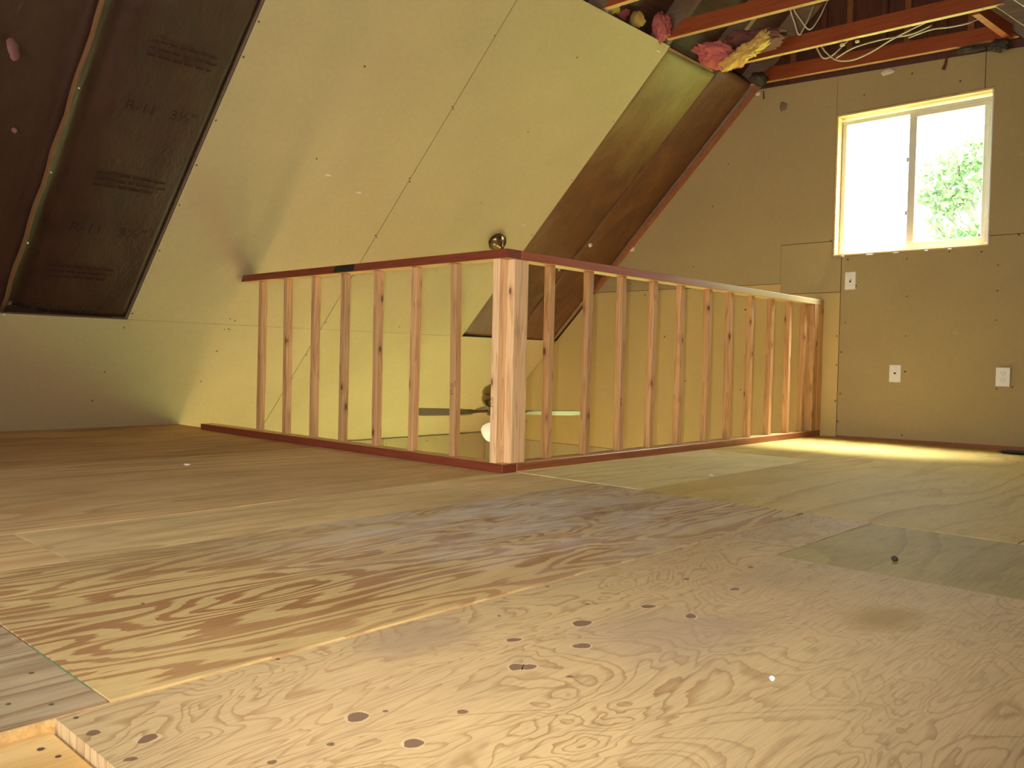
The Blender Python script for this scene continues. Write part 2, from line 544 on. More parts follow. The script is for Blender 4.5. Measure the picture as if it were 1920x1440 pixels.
def box(name, x0, x1, y0, y1, z0, z1, mat, parent=None, bev=0.002):
    bm = bmesh.new()
    bm_box(bm, x0, x1, y0, y1, z0, z1, bev)
    return from_bm(name, bm, mat, parent)


def prism(name, pts, axis, a, b, mat, parent=None):
    """polygon in the plane across `axis`, extruded from a to b.  axis y: pts are (x, z);  axis z: pts are (x, y)"""
    def P3(p, t):
        return (p[0], t, p[1]) if axis == 'y' else (p[0], p[1], t)
    n = len(pts)
    vs = [P3(p, a) for p in pts] + [P3(p, b) for p in pts]
    fs = [list(range(n)), list(range(2*n-1, n-1, -1))] + [[i, (i+1) % n, n+(i+1) % n, n+i] for i in range(n)]
    return mesh(name, vs, fs, mat, parent)


def S(y, v, wd=0.0):
    """point on the left roof slope: y along the ridge, v up the slope, wd into the room"""
    return Vector((XF + v*CT + wd*ST, y, v*ST - wd*CT))


def SR(y, v, wd=0.0):
    p = S(y, v, wd)
    return Vector((2*XR - p.x, p.y, p.z))


def edge_dark(o):
    """brown paper-wrapped long edges of a drywall sheet"""
    o.data.materials.append(EDGE)
    ar = [p.area for p in o.data.polygons]
    for p in o.data.polygons:
        if p.area < 0.25*max(ar):
            p.material_index = 1
    return o


def sbox(name, y0, y1, v0, v1, w0, w1, mat, parent=None, f=S):
    vs = [f(y, v, q) for y in (y0, y1) for v in (v0, v1) for q in (w0, w1)]
    return mesh(name, vs, [(0, 1, 3, 2), (4, 6, 7, 5), (0, 4, 5, 1), (2, 3, 7, 6), (0, 2, 6, 4), (1, 5, 7, 3)], mat, parent)


def discs(name, pts, nrm, r, mat, parent, lift=0.0006, n=8, squash=None):
    """small flat heads joined in one part"""
    bm = bmesh.new()
    nrm = Vector(nrm).normalized()
    a = nrm.orthogonal().normalized()
    c = nrm.cross(a)
    for p in pts:
        rr = r*random.uniform(0.8, 1.25) if not isinstance(r, (list, tuple)) else r[pts.index(p)]
        q = Vector(p) + nrm*lift
        top = [bm.verts.new(q + a*rr*math.cos(2*PI*i/n) + c*rr*math.sin(2*PI*i/n)) for i in range(n)]
        bot = [bm.verts.new(v.co - nrm*(lift+0.001)) for v in top]
        bm.faces.new(top)
        for i in range(n):
            bm.faces.new((top[i], bot[i], bot[(i+1) % n], top[(i+1) % n]))
    o = from_bm(name, bm, mat, parent)
    o['kind'] = 'stuff'
    return o


def lathe_bm(bm, prof, o, ax, n=24):
    ax = Vector(ax).normalized()
    a = ax.orthogonal().normalized()
    c = ax.cross(a)
    o = Vector(o)
    rings = []
    for r, t in prof:
        if r < 1e-5:
            rings.append([bm.verts.new(o+ax*t)])
        else:
            rings.append([bm.verts.new(o+ax*t+a*r*math.cos(2*PI*i/n)+c*r*math.sin(2*PI*i/n)) for i in range(n)])
    for A, B in zip(rings, rings[1:]):
        if len(A) == 1 and len(B) == 1:
            continue
        for i in range(n):
            j = (i+1) % n
            if len(A) == 1:
                bm.faces.new((A[0], B[i], B[j]))
            elif len(B) == 1:
                bm.faces.new((A[i], B[0], A[j]))
            else:
                bm.faces.new((A[i], B[i], B[j], A[j]))


def lathe(name, prof, o, ax, mat, parent, n=24):
    bm = bmesh.new()
    lathe_bm(bm, prof, o, ax, n)
    return from_bm(name, bm, mat, parent, True)


def crom(pts, k=8):
    P = [Vector(p) for p in pts]
    P = [P[0]*2-P[1]] + P + [P[-1]*2-P[-2]]
    out = []
    for i in range(1, len(P)-2):
        for s in range(k):
            t = s/k
            out.append(0.5*((2*P[i]) + (P[i+1]-P[i-1])*t + (2*P[i-1]-5*P[i]+4*P[i+1]-P[i+2])*t*t
                            + (3*P[i]-P[i-1]-3*P[i+1]+P[i+2])*t**3))
    out.append(P[-2])
    return out


def tube_bm(bm, pts, r, n=8, taper=None):
    rings = []
    for i, p in enumerate(pts):
        d = (pts[min(i+1, len(pts)-1)] - pts[max(i-1, 0)]).normalized()
        a = d.cross(Vector((0.31, 0.2, 0.93))).normalized()
        c = d.cross(a)
        rr = r if taper is None else r + (taper-r)*i/(len(pts)-1)
        rings.append([bm.verts.new(p+a*rr*math.cos(2*PI*k/n)+c*rr*math.sin(2*PI*k/n)) for k in range(n)])
    for A, B in zip(rings, rings[1:]):
        for k in range(n):
            bm.faces.new((A[k], A[(k+1) % n], B[(k+1) % n], B[k]))
    bm.faces.new(rings[0][::-1])
    bm.faces.new(rings[-1])


def tube(name, pts, r, mat, parent=None, k=8):
    bm = bmesh.new()
    tube_bm(bm, crom(pts, k), r)
    return from_bm(name, bm, mat, parent, True)


def lump(name, c, rad, mat, parent=None, amp=0.35, fr=2.2, seed=0, rot=(0, 0, 0), sub=4):
    bm = bmesh.new()
    bmesh.ops.create_icosphere(bm, subdivisions=sub, radius=1.0)
    from mathutils import Euler
    E_ = Euler(rot).to_matrix()
    for v in bm.verts:
        p = v.co.copy()
        q = p*fr + Vector((seed*3.1, seed*1.7, seed))
        d = noise.noise(q)*0.6 + noise.noise(q*2.3)*0.38 + noise.noise(q*5.5)*0.24 + noise.noise(q*13)*0.16 + (noise.noise(q*31)*0.12 if sub > 4 else 0)
        p = p*(1+amp*d)
        v.co = E_ @ Vector((p.x*rad[0], p.y*rad[1], p.z*rad[2])) + Vector(c)
    return from_bm(name, bm, mat, parent, True)


def struct(name):
    o = bpy.data.objects.new(name, None)
    COL.objects.link(o)
    o['kind'] = 'structure'
    return o


# ------------------------------------------------------------------ loft floor
XE = 2*XR - XF            # foot of the right slope
fl = prism('floor', [(XF, YR), (XE, YR), (XE, YG+0.05), (-0.005, YG+0.05), (-0.005, 0.085), (XF, 0.085)], 'z', -0.26, -0.022, SUBF)
fl['kind'] = 'structure'
g = 0.0016
SHEETS = [  # x0, x1, y0, y1, material, label
    (1.287, 2.58, -2.203, -0.575, P_SWIRL, 'pale plywood sheet with knots and fine swirling grain'),
    (1.50, 2.58, -0.575, 0.085, P_DARK, 'dark olive plywood sheet'),
    (0.42, 1.28, -2.13, 0.085, P_BOLD, 'plywood sheet with bold brown cathedral grain'),
    (0.42, 1.28, YR, -2.13, P_GREY, 'grey grained plywood sheet'),
    (0.02, 0.42, -1.87, 0.0, P_TAN2, 'pale narrow plywood strip'),
    (0.02, 0.42, YR, -1.87, P_TAN, None),
    (-1.33, 0.02, YR, 0.085, P_TAN, None),
    (XF-0.02, -1.33, YR, 0.085, P_BRN, 'dark worn brown plywood sheet'),
    (0.02, 0.64, 0.085, 1.66, P_PALE, 'pale yellow plywood sheet'),
    (0.64, 1.9, 0.085, 1.66, P_OCHRE, 'ochre plywood sheet'),
    (-0.004, 1.9, 1.66, YG+0.04, P_OCHRE, None),
    (1.9, XE-0.02, 0.085, YG+0.04, P_OCHRE, None),
    (2.58, XE-0.02, YR, 0.085, P_TAN, None),
]
SHEETS[4] = (0.02, 0.42, -1.87, 0.085, P_TAN2, 'pale narrow plywood strip')
sheet_objs = []
for i, (x0, x1, y0, y1, m_, lb) in enumerate(SHEETS):
    zt = 0.0 + [0, -0.0008, 0.0004, 0.0008, -0.0006, 0.0003, 0.0005, 0, 0.0016, 0, 0.0006, 0, 0][i]
    if i == 0:
        o = prism('plywood_sheet', [(x0+g, y0+g), (x1-g, y0+g), (x1-g, y1-g), (1.5-g, y1-g), (1.5-g, .085-g), (x0+g, .085-g)], 'z', -0.0215, 0.0, m_, fl)
    else:
        o = box('plywood_sheet', x0+g, x1-g, y0+g, y1-g, -0.0215, zt, m_, fl, 0.0006)
    if lb:
        o['label'] = lb
    sheet_objs.append(o)
box('plywood_sheet', 0.0, 0.02-g, 0.09, 1.66-g, -0.0215, 0.0, P_PALE, fl, 0.001)
# recessed clean board where a piece of the top sheet is missing
o = box('subfloor_board', 1.2835, 2.58, YR, -2.206, -0.0215, -0.016, SUBF, fl, 0.001)
o['label'] = 'clean orange board lying lower than the sheets'
# exposed orange edge strip along the bold grained sheet
o = box('edge_strip', 1.281, 1.2865, YR, -0.1, -0.0215, -0.0015, JAMB, fl, 0.0005)
# knots, nail heads and the chalk line
KN = [(1.511, -1.381, .021, .015), (1.534, -1.2, .016, .011), (1.626, -1.194, .016, .010), (1.589, -.953, .015, .009), (1.588, -1.479, .017, .012),
      (1.578, -1.632, .015, .011), (1.592, -1.617, .013, .010), (1.488, -1.54, .014, .009), (1.519, -.745, .011, .007), (1.472, -.957, .010, .006),
      (1.662, -1.603, .006, .005), (1.557, -1.92, .016, .0135), (1.668, -1.918, .013, .012), (1.642, -1.809, .008, .007), (1.599, -1.992, .005, .005),
      (1.59, -2.068, .006, .005), (1.568, -1.882, .004, .004), (1.429, -2.143, .014, .009), (1.366, -2.184, .008, .008), (1.468, -2.181, .008, .005)]


def knot_part(name, lst, grow, z, mat, parent):
    bm = bmesh.new()
    for j, (x, y, a, b_) in enumerate(lst):
        n = 14
        ang = 0.5*math.sin(j*2.1)
        vs = []
        for k in range(n):
            t = 2*PI*k/n
            q = 1+0.07*math.sin(3*t+j)+0.05*math.sin(5*t+2*j)
            px, py = (a+grow)*q*math.cos(t), (b_+grow)*q*math.sin(t)
            vs.append(bm.verts.new((x + px*math.sin(ang)+py*math.cos(ang), y + px*math.cos(ang)-py*math.sin(ang), z)))
        bm.faces.new(vs)
    o = from_bm(name, bm, mat, parent)
    o['kind'] = 'stuff'
    return o


big = [k for k in KN if k[2] > .0125]
knot_part('knot_rim', big, 0.0035, 0.00035, KNOTR, sheet_objs[0])
knot_part('knot', KN, 0.0, 0.0006, KNOT, sheet_objs[0])
NL = [(1.295, -1.878), (1.305, -2.182), (1.303, -1.234), (1.376, -1.459), (1.442, -1.275), (1.30, -.7), (1.31, -.35)]
discs('nail_head', [(x, y, 0) for x, y in NL], (0, 0, 1), 0.004, NAIL, sheet_objs[0])
discs('nail_head', [(1.332, -2.233, -.016), (1.367, -2.225, -.016), (1.6, -2.5, -.016)], (0, 0, 1), 0.0045, NAIL, fl)
NL2 = [(1.24, -2.19), (1.20, -2.23), (1.1, -2.17), (1.15, -2.24), (.9, -2.16), (.86, -1.9)]
discs('nail_head', [(x, y, .0008) for x, y in NL2], (0, 0, 1), 0.004, NAIL, sheet_objs[3])
box('chalk_line', 0.97, 1.215, -2.1332, -2.1308, 0.0006, 0.0012, GREENL, sheet_objs[2], 0)

# ------------------------------------------------------------------ left roof slope: deck, rafters, drywall
VTOP = 4.87 - 0.06
VTOP = (XR - XF)/CT
wl = sbox('wall_left', YR-0.02, YG+0.12, -0.36, VTOP+0.16, -0.19, -0.16, DECK)
wl['kind'] = 'structure'
RY = [-3.83, -3.17, -2.52, -1.86, -1.19, -0.535, 0.09, 0.745, 1.40, 2.06, 2.70, 3.215]
for y in RY:
    o = sbox('rafter', y-0.02, y+0.02, -0.2, VTOP-0.02, -0.158, -0.036 if y in (-1.19, 2.70) else -0.0145, RAFT, wl)
VJ = 0.9465
VT = 3.572
vg = 0.0016
TK = -0.0127
for (y0, y1, v0, v1) in ((YR, -1.86, -0.30, VJ), (-1.86, 0.745, -0.30, VJ), (0.745, YG, -0.30, VJ),
                         (-0.555, 0.745, VJ, VT), (0.745, 2.075, VJ, VT)):
    edge_dark(sbox('drywall_sheet', y0+vg, y1-vg, v0+.0008, v1-(.0006 if v1 == VJ else 0), TK, 0.0, DRY_S, wl))
n_in = Vector((ST, 0, -CT))


def vz(z):
    return z/ST


scr = []
for yy, zs in ((0.082, (.30, .50, .64, 1.56, 1.97, 2.3)), (0.738, (1.25, 1.565, 1.926, 2.25)), (0.755, (1.24, 1.55, 1.918, .71, .49, .32)),
               (1.394, (.71, 1.1, 1.523, 1.923, 2.3)), (2.05, (.72, 1.05, 1.4, 1.755, 2.1)),
               (-0.54, (.70, 1.03, 1.25, 1.43, 1.62, 1.87, 2.0)), (-1.19, (.62, .4)), (-.552, (.62, .36, .18)), (0.06, (.635, .70)), (0.098, (.635, .69))):
    for z in zs:
        scr.append(tuple(S(yy, vz(z))))
discs('screw_head', scr, n_in, 0.0055, SCREW, wl)
# small white dabs and torn spots on the sloping drywall
for (y, z) in ((1.9, 1.45), (0.45, 1.45), (0.2, 1.50), (2.0, 2.47)):
    p = S(y, vz(z))
    lump('plaster_dab', p, (0.006, 0.022, 0.006), GYPS, wl, 0.5, 2, y, sub=2)

# knee wall below the loft at the left
kw = box('wall_left', XF-0.36, XF-0.215, YR, YG+0.1, ZL, -0.2, DRY_S, None, 0)
kw['kind'] = 'structure'
box('drywall_sheet', XF-0.213, XF-0.2, 0.6, 2.0-vg, ZL+0.01, -0.218, DRY_G, kw, 0)
box('drywall_sheet', XF-0.213, XF-0.2, 2.0+vg, YG-0.005, ZL+0.01, -0.218, DRY_G, kw, 0)
discs('screw_head', [(XF-0.2, y, -0.26) for y in (1.1, 1.5, 1.97, 2.03, 2.5, 2.9)], (1, 0, 0), 0.006, SCREW, kw)

# ------------------------------------------------------------------ right roof slope (behind the camera's right)
wr = sbox('wall_right', YR-0.02, YG+0.12, -0.1, VTOP+0.16, -0.19, -0.16, DECK, f=SR)
wr['kind'] = 'structure'
for y in RY:
    sbox('rafter', y-0.02, y+0.02, 0.0, VTOP-0.02, -0.158, -0.0145, RAFT, wr, SR)
for (y0, y1) in ((YR, -1.86), (-1.86, 0.745), (0.745, YG)):
    sbox('drywall_sheet', y0+vg, y1-vg, 0.005, 2.6, TK, 0.0, DRY_S, wr, SR)


# ------------------------------------------------------------------ gable walls
def gable(name, ya, yb, holes, mat):
    """vertical triangle wall with rectangular holes, cut as strips between hole edges"""
    zs0, xr0, xr1 = ZL-0.02, XF-0.36, XE+0.36
    xs = sorted({xr0, XR, xr1, *[h[0] for h in holes], *[h[1] for h in holes]})

    def top(x):
        return TT*((x-XF) if x <= XR else (2*XR-XF-x)) + 0.2
    bm = bmesh.new()
    for x0, x1 in zip(xs, xs[1:]):
        segs = [(zs0, None)]
        hs = sorted([h for h in holes if h[0] <= x0+1e-6 and h[1] >= x1-1e-6], key=lambda h: h[2])
        lo = zs0
        cuts = []
        for h in hs:
            cuts.append((lo, h[2]))
            lo = h[3]
        cuts.append((lo, None))
        for a, b in cuts:
            q = [(x0, a), (x1, a), (x1, top(x1) if b is None else b), (x0, top(x0) if b is None else b)]
            v0 = [bm.verts.new((x, ya, z)) for x, z in q]
            v1 = [bm.verts.new((x, yb, z)) for x, z in q]
            bm.faces.new(v0)
            bm.faces.new(v1[::-1])
            for i in range(4):
                bm.faces.new((v0[i], v0[(i+1) % 4], v1[(i+1) % 4], v1[i]))
    bmesh.ops.remove_doubles(bm, verts=bm.verts, dist=1e-5)
    o = from_bm(name, bm, mat)
    o['kind'] = 'structure'
    return o


wf = gable('wall_far', YG+0.015, YG+0.15, [W1, WLOW], GBOARD)
wb = gable('wall_rear', YR-0.15, YR, [WREAR], DRY_G)


def xs_at(z):
    return XF + z/TT


def zt_at(x):
    return 2.522 - 0.046*(x+0.57)


gj = 0.0018
xa = 0.112
GY0, GY1 = YG, YG+0.0127
GS = [
    [(xs_at(-.245), -.245), (-.0-gj, -.245), (-.0-gj, 0.0), (xa-gj, 0.004), (xa-gj, 1.003-gj), (-.33, 1.003-gj), (-.33, 1.08-gj), (xs_at(1.08-gj), 1.08-gj)],
    [(xs_at(1.08), 1.08+gj), (-.33-gj, 1.08+gj), (-.33-gj, 1.358+gj), (W1[0], 1.358+gj), (W1[0], zt_at(.045)), (-.57, zt_at(-.57)), (xs_at(2.5)+.005, 2.5)],
    [(-.33, 1.003+gj), (xa-gj, 1.003+gj), (xa-gj, 1.2485), (W1[0]-.0005, 1.2485), (W1[0]-.0005, 1.358-gj), (-.33, 1.358-gj)],
    [(xa+gj, .012), (2.0, .036), (3.70, .04), (2*XR-xs_at(1.314), 1.314-gj), (W1[1]+.001, 1.314-gj), (W1[1]+.001, 1.252), (xa+gj, 1.247)],
    [(W1[1]+.001, 1.314+gj), (2*XR-xs_at(1.314), 1.314+gj), (2*XR-xs_at(2.43), 2.43), (.97+gj, zt_at(.97)), (.97+gj, W1[3]+.001), (W1[1]+.001, W1[3]+.001)],
    [(W1[0]+gj, W1[3]+.001), (.97-gj, W1[3]+.001), (.97-gj, zt_at(.97)), (W1[0]+gj, zt_at(.045))],
]
for i, pts in enumerate(GS):
    o = edge_dark(prism('drywall_sheet', pts, 'y', GY0 - (0.0012 if i == 2 else 0), GY1, DRY_GLOW if i == 0 else DRY_G, wf))
    if i == 2:
        o['label'] = 'small rectangular drywall patch beside the window corner'
# drywall on the storey below, with its window opening
ztop = -.245-2*gj
prism('drywall_sheet', [(XF-.2, ZL), (WLOW[0], ZL), (WLOW[0], ztop), (xs_at(ztop), ztop), (XF-.2, -.25)], 'y', GY0, GY1, DRY_S, wf)
box('drywall_sheet', WLOW[0]+gj, WLOW[1]-gj, GY0, GY1, WLOW[3], ztop, DRY_S, wf, 0)
box('drywall_sheet', WLOW[1]+gj, XE, GY0, GY1, ZL, -.262, DRY_GLOW, wf, 0)
box('drywall_sheet', WLOW[0]+gj, WLOW[1]-gj, GY0, GY1, ZL, WLOW[2], DRY_S, wf, 0)
# bottom plate seen in the gap under the drywall, rafter edge trim and bare gable boards
box('bottom_plate', xa, XE-0.1, YG+0.003, YG+0.014, 0.0, 0.045, RAFT_R, wf, 0)
for k, x in enumerate((-.30, -.08, .10, .33, .48, .70, .86)):
    box('gable_stud', x, x+.04, YG-.01, YG+.013, 2.56, min(3.5, TT*((x+.02-XF) if x < XR else (2*XR-XF-x-.02))-.02), GBOARD if k % 2 else RAFT_R, wf, 0.002)
GSC = [(-.308, 1.326), (-.312, 1.049), (.083, 1.242), (.034, 1.36), (.083, 1.014), (.217, 1.041), (.153, .791), (.13, .589), (.132, .302),
       (.119, .109), (.556, .464), (.55, .045), (1.094, .372), (1.18, .385), (1.08, .794), (1.08, .974), (1.077, 1.13), (.55, .957), (.552, .698),
       (-.363, 2.389), (-.773, 2.009), (-1.053, 1.247), (-1.645, 1.141), (.155, 1.225), (.542, 1.205), (.799, 1.232), (.983, 1.219), (1.184, 1.307),
       (.536, 2.409), (.828, 2.30), (.23, 2.33), (-1.5, 1.04), (-1.1, .35), (-1.3, .7), (-.6, .9), (-.62, .3), (-.58, .55), (.095, .7), (.10, .5), (.1, .25), (-.9, 1.7)]
discs('screw_head', [(x, YG, z) for x, z in GSC], (0, -1, 0), 0.006, SCREW, wf)
for (x, z, a, b) in ((.38, 2.452, .045, .02), (-1.645, 1.43, .028, .022), (-.55, 2.49, .02, .014)):
    lump('gypsum_tear', (x, YG, z), (a, .007, b), GYPS, wf, 0.6, 1.6, x, sub=3)
for (x, a) in ((.30, .03), (.12, .016), (.47, .02), (.66, .012), (.80, .014)):
    lump('gypsum_tear', (x, YG+.002, 1.2485), (a, .006, .005), GYPS, wf, .6, 2.2, x*9, sub=3)
lump('wall_stain', (-.347, YG, 2.36), (.026, .0015, .03), SMUDGE, wf, 0.5, 1.5, 2, sub=3)['label'] = 'small dark smudge near the wall top'

# ------------------------------------------------------------------ window
win = struct('window_1')
x0, x1, z0, z1 = W1
YO = YG + 0.075          # the vinyl unit stands back in the wall
for (a, b, c, d) in ((x0+.001, x1-.001, z1-.014, z1-.0005), (x0+.0005, x0+.014, z0+.014, z1-.0145), (x1-.010, x1-.0005, z0+.014, z1-.0145), (x0+.001, x1-.001, z0+.0005, z0+.0135)):
    box('jamb_board', a, b, YG+.002, YG+.148, c, d, WHITE if a > .9 else JAMB, win, 0.001)
fx0, fx1, fz0, fz1 = x0+.016, x1-.012, z0+.015, z1-.032
bm = bmesh.new()
fw = .030
for q in ((fx0, fx1, fz1-fw, fz1), (fx0, fx1, fz0, fz0+fw), (fx0, fx0+fw, fz0+fw, fz1-fw), (fx1-fw, fx1, fz0+fw, fz1-fw)):
    bm_box(bm, q[0], q[1], YO, YO+.06, q[2], q[3], .003)
from_bm('window_frame', bm, WHITE, win)
xm = x0+.47
# fixed left lite
sash = struct('window_sash')
sash.parent = win
bm = bmesh.new()
sx0, sx1 = xm-.005, fx1-fw+.004
sz0, sz1 = fz0+fw-.004, fz1-fw+.004
sw = .040
for q in ((sx0, sx1, sz1-.03, sz1), (sx0, sx1, sz0, sz0+.03), (sx0, sx0+sw+.008, sz0+.03, sz1-.03), (sx1-sw*.7, sx1, sz0+.03, sz1-.03)):
    bm_box(bm, q[0], q[1], YO-.012, YO+.020, q[2], q[3], .003)
bpy.data.objects.remove(sash)
sash = from_bm('sliding_sash', bm, WHITE, win)
box('window_pane', sx0+sw, sx1-.02, YO+.002, YO+.006, sz0+.02, sz1-.02, GLASS, sash, 0)
box('window_pane', fx0+fw-.005, xm+.03, YO+.036, YO+.040, fz0+fw-.005, fz1-fw+.005, GLASS, win, 0)
for z in (z0+.25, z0+.60):
    box('sash_latch', sx0-.010, sx0+.006, YO-.022, YO-.010, z, z+.03, WHITE, win, .002)
# window frame of the storey below
wn2 = struct('window_2')
bm = bmesh.new()
for q in ((WLOW[0], WLOW[1], WLOW[3]-.05, WLOW[3]), (WLOW[0], WLOW[1], WLOW[2], WLOW[2]+.05), (WLOW[0], WLOW[0]+.05, WLOW[2]+.05, WLOW[3]-.05),
          (WLOW[1]-.05, WLOW[1], WLOW[2]+.05, WLOW[3]-.05), (-1.78, -1.72, WLOW[2]+.05, WLOW[3]-.05)):
    bm_box(bm, q[0], q[1], YG+.06, YG+.12, q[2], q[3], .003)
from_bm('window_frame', bm, WHITE, wn2)
box('window_pane', WLOW[0]+.04, WLOW[1]-.04, YG+.085, YG+.089, WLOW[2]+.04, WLOW[3]-.04, GLASS, wn2, 0)
wn3 = struct('window_3')
bm = bmesh.new()
for q in ((WREAR[0], WREAR[1], WREAR[3]-.04, WREAR[3]), (WREAR[0], WREAR[1], WREAR[2], WREAR[2]+.04), (WREAR[0], WREAR[0]+.04, WREAR[2]+.04, WREAR[3]-.04),
          (WREAR[1]-.04, WREAR[1], WREAR[2]+.04, WREAR[3]-.04)):
    bm_box(bm, q[0], q[1], YR-.12, YR-.06, q[2], q[3], .003)
from_bm('window_frame', bm, WHITE, wn3)

# ------------------------------------------------------------------ storey below
lf = box('floor', XF-.36, XE+.36, YR-.1, YG+.15, ZL-.05, ZL, LOWFLOOR, None, 0)
lf['kind'] = 'structure'
lw = box('wall_right', XE+.2, XE+.34, YR, YG+.1, ZL, -.02, DRY_S, None, 0)
lw['kind'] = 'structure'

# ------------------------------------------------------------------ railing framed from studs
H = 0.95
rail = empty('railing', (0, 0, 0), 'unfinished stud-framed loft railing around the stairwell opening', 'railing')
PT = .038
ty = .089
# left run along -x, right run along +y ; plates meet at the corner
o = box('bottom_plate', -2.64, -.0005, 0, ty, 0.0005, PT, PLATE_X, rail, .0025)
o = box('bottom_plate', -ty, 0, ty+.0005, YG-.004, 0.0005, PT, PLATE_Y, rail, .0025)
# top plates, the left one cut to the roof pitch at its end
zt0, zt1 = H-PT, H
vs = []
for y in (0.0, ty):
    vs += [(xs_at(zt0)+.018, y, zt0), (-.0005, y, zt0), (-.0005, y, zt1), (xs_at(zt1)+.004, y, zt1)]
mesh('top_plate', vs, [(0, 1, 2, 3), (7, 6, 5, 4), (0, 4, 5, 1), (1, 5, 6, 2), (2, 6, 7, 3), (3, 7, 4, 0)], PLATE_X, rail)
box('top_plate', -ty, 0, ty+.0005, YG-.004, zt0, zt1, PLATE_SHEEN, rail, .0025)
sz_ = (PT+.0003, zt0-.0003)
LX = [-2.006, -1.735, -1.465, -1.198, -.921, -.637, -.356]
base = None
for i, x in enumerate(LX):
    hw = .0185
    yb_ = .032
    o = box('baluster', x-hw, x+hw, yb_, yb_+.036, sz_[0], sz_[1], STUD, rail, .002)
    # lean a hair so that no two are alike
    for v in o.data.vertices:
        t = (v.co.z-PT)/(zt0-PT)-.5
        v.co.x += t*(.012, -.004, .003, .006, -.004, .008, -.012)[i]
RYS = [.341, .625, .899, 1.177, 1.45, 1.745, 2.0, 2.258, 2.536, 2.796, 3.03]
for i, y in enumerate(RYS):
    hw = .0185
    o = box('baluster', -.070, -.034, y-hw, y+hw, sz_[0], sz_[1], STUD, rail, .002)
    for v in o.data.vertices:
        t = (v.co.z-PT)/(zt0-PT)-.5
        v.co.y += t*(.0, .006, -.004, .012, .004, .0, -.006, .004, .006, -.004, .004)[i]
box('corner_post', -.083, -.0455, .002, .087, sz_[0], sz_[1], POST, rail, .0025)
box('corner_post', -.045, -.001,   .05, .14, sz_[0], sz_[1], POST, rail, .0025)
box('wall_post', -.089, -.001, 3.10, 3.168, sz_[0], sz_[1], STUD, rail, .0025)
box('wall_post', -.088, -.0005, 3.169, YG-.005, sz_[0], sz_[1], STUD, rail, .0025)
# black mark on the left top plate
o = mesh('tar_mark', [(-1.245, -.0004, zt0+.004), (-1.065, -.0004, zt0+.004), (-1.055, -.0004, zt1-.001), (-1.215, -.0004, zt1-.001),
                      (-1.245, .0004, zt0+.004), (-1.065, .0004, zt0+.004), (-1.055, .0004, zt1-.001), (-1.215, .0004, zt1-.001)],
         [(0, 1, 2, 3), (4, 5, 6, 7), (0, 1, 5, 4), (1, 2, 6, 5), (2, 3, 7, 6), (3, 0, 4, 7)], BLACK, rail)
o['label'] = 'black painted patch on the left top plate'


def pale_faces(o, sgn, mat):
    """faces that look up (+1) or down (-1) take the paler fir material"""
    o.data.materials.append(mat)
    for p in o.data.polygons:
        if p.normal.z*sgn > .8:
            p.material_index = 1


for o in rail.children:
    if o.name.startswith('top_plate'):
        pale_faces(o, -1, PALE_X if o.data.materials[0] == PLATE_X else PALE_Y)
    if o.name.startswith('bottom_plate'):
        pale_faces(o, 1, PALE_X if o.data.materials[0] == PLATE_X else PALE_Y)


def text_mesh(name, body, size, Mx, mat, parent, ext=.0004):
    cu = bpy.data.curves.new(name, 'FONT')
    cu.body = body
    cu.size = size
    cu.extrude = ext
    cu.align_x = 'CENTER'
    cu.align_y = 'CENTER'
    cu.resolution_u = 3
    to = bpy.data.objects.new(name, cu)
    COL.objects.link(to)
    dg = bpy.context.evaluated_depsgraph_get()
    me = bpy.data.meshes.new_from_object(to.evaluated_get(dg))
    bpy.data.objects.remove(to)
    me.transform(Mx)
    me.materials.clear()
    o = put(name, me, mat, parent)
    o['kind'] = 'stuff'
    return o


def frame_m(o, xdir, ydir):
    x = Vector(xdir).normalized()
    y = Vector(ydir).normalized()
    z = x.cross(y)
    Mx = Matrix.Identity(4)
    for i in range(3):
        Mx[i][0], Mx[i][1], Mx[i][2], Mx[i][3] = x[i], y[i], z[i], o[i]
    return Mx


# grade stamps: rotated lettering on the stud faces that look at the room
text_mesh('grade_stamp', 'STUD', .021, frame_m((-.356, .0316, .345), (0, 0, 1), (-1, 0, 0)), INK, rail)
text_mesh('grade_stamp', 'S-DRY', .011, frame_m((-.337, .0316, .37), (0, 0, 1), (-1, 0, 0)), INK, rail)
text_mesh('grade_stamp', 'STUD', .018, frame_m((-.072, .0016, .30), (0, 0, 1), (-1, 0, 0)), INK, rail)
text_mesh('grade_stamp', 'STUD', .016, frame_m((-.0336, .893, .285), (0, 0, 1), (0, -1, 0)), INK, rail)

